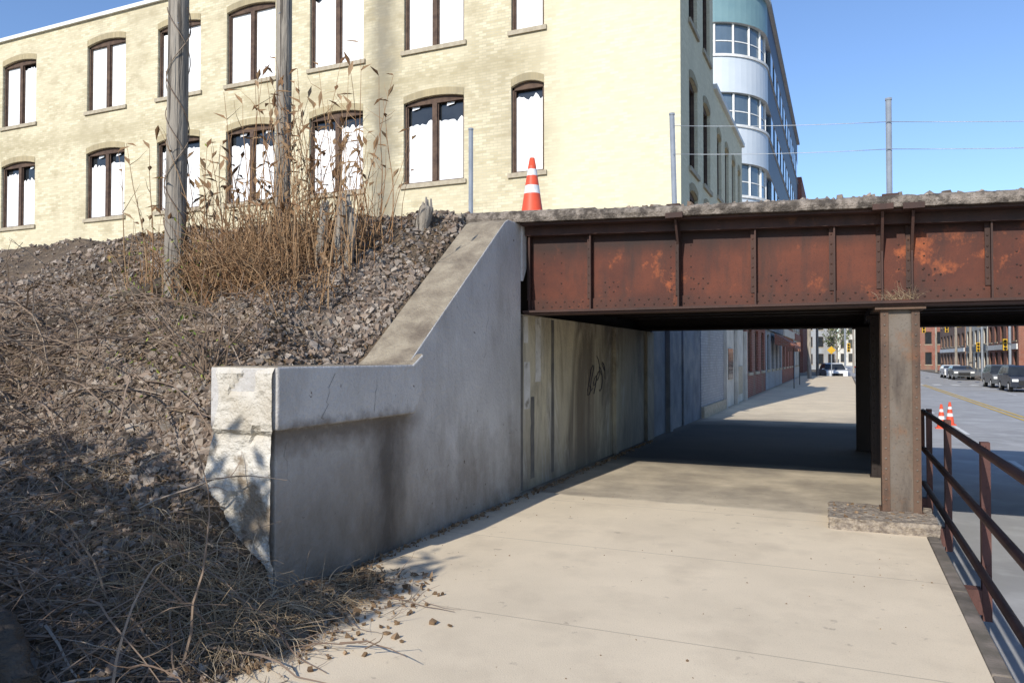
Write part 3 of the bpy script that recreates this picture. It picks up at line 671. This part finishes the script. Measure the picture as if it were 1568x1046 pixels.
for _ in range(430):
    X,Y=random.gauss(-5.5,.5),random.uniform(5.3,6.9)
    if X>-4.5: continue
    pts=twig(mb,(X,Y,H(X,Y)),(random.gauss(0,.5),random.gauss(0,.35),1),random.uniform(.4,1.1),.007,6,.2)
    for k in (2,3,4): twig(mb,pts[k],(random.gauss(0,1),random.gauss(0,.6),.5),random.uniform(.15,.4),.004,4,.25)
mb.done()
mb=MB('bare_shrub',[m_twig])
for _ in range(24):
    pts=twig(mb,(-4.6+random.gauss(0,.05),4.5+random.gauss(0,.05),H(-4.6,4.5)),(random.gauss(-.3,.45),random.gauss(-.15,.3),1),random.uniform(.5,1.1),.009,6,.16)
    for k in (2,3,4): twig(mb,pts[k],(random.gauss(-.2,1),random.gauss(0,.5),.7),random.uniform(.15,.4),.004,4,.25)
mb.done()
mb=MB('brush_pile',[m_twig])
for _ in range(800):
    X,Y=random.gauss(-6.9,1.0),random.gauss(4.4,.5)
    twig(mb,(X,Y,H(X,Y)+random.uniform(0,.12)),(random.gauss(0,1),random.gauss(0,1),random.gauss(.08,.25)),random.uniform(.3,.9),random.uniform(.003,.007),6,.2,.1)
for _ in range(85):
    X,Y=random.gauss(-6.7,1.0),random.gauss(4.3,.45)
    pts=twig(mb,(X,Y,H(X,Y)+.08),(random.gauss(.2,1),random.gauss(-.2,.6),random.uniform(.05,.6)),random.uniform(.9,1.7),random.uniform(.007,.013),8,.12,.11)
    for k in range(2,8): 
        if random.random()<.6: twig(mb,pts[k],(random.gauss(0,1),random.gauss(0,1),random.uniform(-.2,.6)),random.uniform(.2,.5),.004,4,.2)
mb.done()
mb=MB('brush_pile',[m_twig])
for _ in range(1500):
    X,Y=random.uniform(-6.8,-3.0),random.uniform(2.0,4.1)
    if X>-4.4 and Y>3.6: continue
    twig(mb,(X,Y,max(0,H(X,Y))+random.uniform(0,.05)),(random.gauss(0,1),random.gauss(0,1),random.gauss(.05,.2)),random.uniform(.2,.75),random.uniform(.0025,.006),6,.2,.12)
for _ in range(70):
    X,Y=random.uniform(-5.5,-3.0),random.uniform(2.2,3.6)
    pts=twig(mb,(X,Y,max(0,H(X,Y))+.03),(random.gauss(.5,.8),random.gauss(0,.8),.35),random.uniform(.6,1.2),random.uniform(.006,.010),8,.12,.12)
    for k in range(2,8):
        if random.random()<.5: twig(mb,pts[k],(random.gauss(0,1),random.gauss(0,1),.2),random.uniform(.1,.35),.003,4,.2)
mb.done()
mb=MB('dry_grass_tuft',[m_straw])
for _ in range(4200):
    c=random.random(); L=random.uniform(.2,.55)
    if c<.46: X,Y=random.gauss(-3.35,.35),random.gauss(3.4,.25)
    elif c<.62: X,Y=random.gauss(-3.1,.12),random.gauss(4.0,.35); L*=.62
    elif c<.76: X,Y=random.gauss(-4.6,.4),random.gauss(3.6,.3); L*=.7
    else: X,Y=random.uniform(-7.5,-4.4),random.uniform(3.8,5.8); L*=.7
    if Y>3.6 and -4.45<X<-3.4:
        Y=min(Y,3.8); L*=.45
    if X>-2.88: continue
    z_=H(X,Y)
    if z_<-.03: continue
    twig(mb,(X,Y,max(z_,0)),(random.gauss(.35,.7),random.gauss(-.35,.6),random.uniform(.15,.8)),L,.003,6,.14,.26)
mb.done()
mb=MB('dry_twig',[m_twig]); 
twig(mb,(-2.55,3.45,.03),(1,-.1,.15),.55,.008,6,.2); twig(mb,(-2.7,3.3,.03),(1,.3,.2),.45,.006,6,.3); twig(mb,(-2.35,3.4,.05),(.3,-.5,.5),.3,.005,5,.3)
for _ in range(40): twig(mb,(random.uniform(-3,-2.5),random.uniform(2.6,4.4),.02),(random.gauss(.5,1),random.gauss(0,1),.1),random.uniform(.1,.35),.004,5,.25)
mb.done()
P=[]
for _ in range(420):
    c=random.choice([(-6.0,5.4,2.2),(-4.7,4.3,1.4),(-5.9,5.3,1.8),(-5.2,4.6,1.4),(-6.2,5.5,2.6)]); P.append((c[0]+random.gauss(0,.3),c[1]+random.gauss(0,.15),c[2]+random.gauss(0,.3)))
leaves('green_sprout_leaves',P,.012,.03,m_green,1)
mb=MB('weeds_on_column_cap',[m_straw])
for _ in range(60): twig(mb,(.5+random.gauss(0,.08),8.12,2.16),(random.gauss(0,.6),-.4,1),random.uniform(.06,.2),.0025,4,.2,.1)
mb.done()
P=[]  # unseen leaf mass added behind the camera to cast shade on the left bank
for _ in range(11000):
    X=random.uniform(-13,-3.55); top=4.05+.35*noise.noise(Vector((X*1.2,0,0)))+.15*noise.noise(Vector((X*4,0,0)))
    P.append((X+random.gauss(0,.1),-1.6+random.gauss(0,.4),random.uniform(.1,1)**.8*top+random.gauss(0,.08)))
leaves('shade_hedge',P,.08,.15,m_shade_hedge,1)
mb=MB('shade_hedge_stems',[m_twig])  # stems for the same added shade caster
for k in range(40): 
    X=-13+k*.24; mb.tube([(X,-1.6,0),(X+.1,-1.6,2),(X+random.gauss(0,.2),-1.6+random.gauss(0,.2),3.7)],[.04,.03,.01],5)
mb.done(bpy.data.objects['shade_hedge'])
# ---------------------------------------------------------------- vehicles
def car(name,x_,y_,z_,paint,suv=True,rot=0):
    E=empty(name); h=1.7 if suv else 1.42; W_=.93
    prof=[(-2.3,.35),(-2.3,.75),(-2.2,.98),(-1.25,1.08),(-.65,h-.08),(-.4,h),(1.5,h-.02),(1.95,h-.2),(2.2,1.05),(2.3,.9),(2.3,.35)]
    mb=MB('body',[paint,m_glass,m_tyre,m_white,m_orange]); 
    def tw(z): return W_ if z<1.08 else W_-.2*(z-1.08)/(h-1.08)
    for s_ in (-1,1): mb.face([(s_*tw(z),y,z) for y,z in prof])
    for i in range(len(prof)):
        a,b=prof[i],prof[(i+1)%len(prof)]; m=1 if i in (3,7) else 0
        mb.face([(-tw(a[1]),a[0],a[1]),(tw(a[1]),a[0],a[1]),(tw(b[1]),b[0],b[1]),(-tw(b[1]),b[0],b[1])],m)
    for s_ in (-1,1):
        for (ya,yb,yc,yd) in ((-1.02,-.02,-.02,-.58),(.06,.95,.95,.06),(1.03,1.85,1.6,1.03)):
            mb.face([(s_*(tw(1.12)+.004),ya,1.12),(s_*(tw(1.12)+.004),yb,1.12),(s_*(tw(h-.14)+.004),yc,h-.14),(s_*(tw(h-.14)+.004),yd,h-.14)],1)
        for yw_ in (-1.45,1.4):
            mb.tube([(s_*.72,yw_,.34),(s_*.945,yw_,.34)],.35,20,2); mb.tube([(s_*.946,yw_,.34),(s_*.955,yw_,.34)],.2,12,3)
        mb.box(s_*.7-.17,s_*.7+.17,-2.33,-2.301,.68,.84,3); mb.box(s_*.75-.12,s_*.75+.12,2.301,2.33,.75,.95,4); mb.box(s_*1.02-.1,s_*1.02+.1,-.95,-.85,1.08,1.2)
    mb.box(-.5,.5,-2.33,-2.301,.45,.75,2); o=mb.done(E,bevel=.03); E.location=(x_,y_,z_); E.rotation_euler[2]=rot
pb=m_paint('paint_navy',(.015,.018,.03)); pg=m_paint('paint_grey',(.08,.085,.09)); pw=m_paint('paint_white',(.7,.7,.7)); pr=m_paint('paint_red',(.3,.02,.02))
car('parked_suv',10.7,59,-.6,pb); car('parked_suv',10.8,66,-.6,pg); car('parked_car',10.9,88,-.6,pg,False); car('parked_car',10.9,95,-.6,pw,False)
car('white_suv',-.9,79,-.6,pw,True,math.radians(10)); car('parked_car',2.3,90,-.6,pb,False); car('parked_car',2.3,97,-.6,pr,False); car('car_in_traffic',7.5,110,-.6,pb,True)
def upole(name,x_,y_,h):
    mb=MB(name,[m_wood,m_dark]); mb.tube([(x_,y_,-.6),(x_,y_,h)],[.16,.11],8); mb.box(x_-1.1,x_+1.1,y_-.06,y_+.06,h-.8,h-.65); mb.tube([(x_+.2,y_,h-2),(x_+.2,y_,h-1.2)],.2,10,1); mb.done()
for (x_,y_) in ((12.3,150),(12.4,125),(12.4,104),(-2.6,90),(1.4,120),(-2.4,63),(12.3,92)): upole('utility_pole',x_,y_,10)
m_ysig=simple('signal_yellow',(.6,.36,.03),(.5,.3,.03),5,bump=0)
def signal(name,x_,y_,arm):
    mb=MB(name,[m_galv,m_ysig,m_dark]); mb.tube([(x_,y_,-.6),(x_,y_,5.6)],.1,8); mb.tube([(x_,y_,5.0),(x_+arm,y_,5.2)],.06,6)
    for q,zz in ((arm,4.1),(arm*.6,4.1),(0.35*np.sign(arm),2.2)):
        mb.box(x_+q-.15,x_+q+.15,y_-.2,y_+.1,zz,zz+.9,1)
        for k in range(3): mb.tube([(x_+q,y_-.205,zz+.16+k*.29),(x_+q,y_-.3,zz+.16+k*.29)],.1,10,2)
    mb.done()
signal('traffic_light',12.2,71,-3.5); signal('traffic_light',12.4,85.5,-5); signal('traffic_light',.2,85.5,2.5)
mb=MB('street_sign',[m_galv,m_ysig]); mb.tube([(-.9,70,0),(-.9,70,2.6)],.04,6); mb.face([(-.9,69.9,1.9),(-.55,69.9,2.25),(-.9,69.9,2.6),(-1.25,69.9,2.25)],1); mb.done()
mb=MB('street_sign',[m_galv,m_redbrick]); mb.tube([(-2.9,52,0),(-2.9,52,2.7)],.04,6); mb.box(-3.3,-2.5,51.9,51.95,2.0,2.6,1); mb.done()
mb=MB('street_lamp',[m_galv]); mb.tube([(12.3,62,-.5),(12.3,62,7.5),(11.9,62,8.1),(10.8,62,8.3)],[.1,.07,.06,.05],8); mb.box(10.2,10.9,61.85,62.15,8.2,8.35); mb.done()
m_tleaf=island('tree_leaf',[(.06,.08,.03),(.1,.12,.04),(.14,.15,.06)])
def tree(name,x_,y_,h):
    E=empty(name); mb=MB('trunk',[m_wood]); mb.tube([(x_,y_,-.6),(x_+.1,y_,h*.4),(x_,y_,h*.75)],[.22,.15,.05],8)
    for k in range(14):
        an=k*2.4; mb.tube([(x_,y_,h*(.3+.03*k)),(x_+math.cos(an)*h*.2,y_+math.sin(an)*h*.2,h*(.5+.03*k))],[.07,.02],5)
    mb.done(E); P=[]
    for _ in range(900):
        v=Vector((random.gauss(0,1),random.gauss(0,1),random.gauss(0,1))).normalized()*random.random()**.4
        if noise.noise(v*2.3+Vector((x_,y_,0)))<-.12: continue
        P.append((x_+v.x*h*.3,y_+v.y*h*.3,h*.7+v.z*h*.33))
    o=leaves('crown',P,.15,.3,m_tleaf,1); o.parent=E
tree('street_tree',-1.0,140,8)
# ---------------------------------------------------------------- light, sky, camera
v=Vector((.12,1,-.62)).normalized()
l=bpy.data.lights.new('sun','SUN'); l.energy=5; l.angle=math.radians(.5); l.color=(1,.95,.86); o=bpy.data.objects.new('sun',l); S.collection.objects.link(o); o.rotation_euler=v.to_track_quat('-Z','Y').to_euler()
w=bpy.data.worlds.new('World'); S.world=w; w.use_nodes=True; nt=w.node_tree; sk=nt.nodes.new('ShaderNodeTexSky'); sk.sky_type='NISHITA'; sk.sun_disc=False
sk.sun_elevation=math.asin(-v.z); sk.sun_rotation=math.atan2(-v.x,-v.y); sk.air_density=1.05; sk.dust_density=.3; sk.ozone_density=2.0
tint=mixc(nt,1.0,sk.outputs[0],(.98,1.1,1.32),'MULTIPLY')
nt.links.new(tint,nt.nodes['Background'].inputs[0]); nt.nodes['Background'].inputs[1].default_value=.145
c=bpy.data.cameras.new('camera'); c.lens=26.5; c.sensor_width=36; c.clip_end=3000; o=bpy.data.objects.new('camera',c); S.collection.objects.link(o)
o.location=(0,0,1.6); o.rotation_euler=(math.radians(91.24),0,math.radians(23.7)); S.camera=o
S.view_settings.view_transform='Standard'; S.view_settings.look='None'; S.view_settings.exposure=0
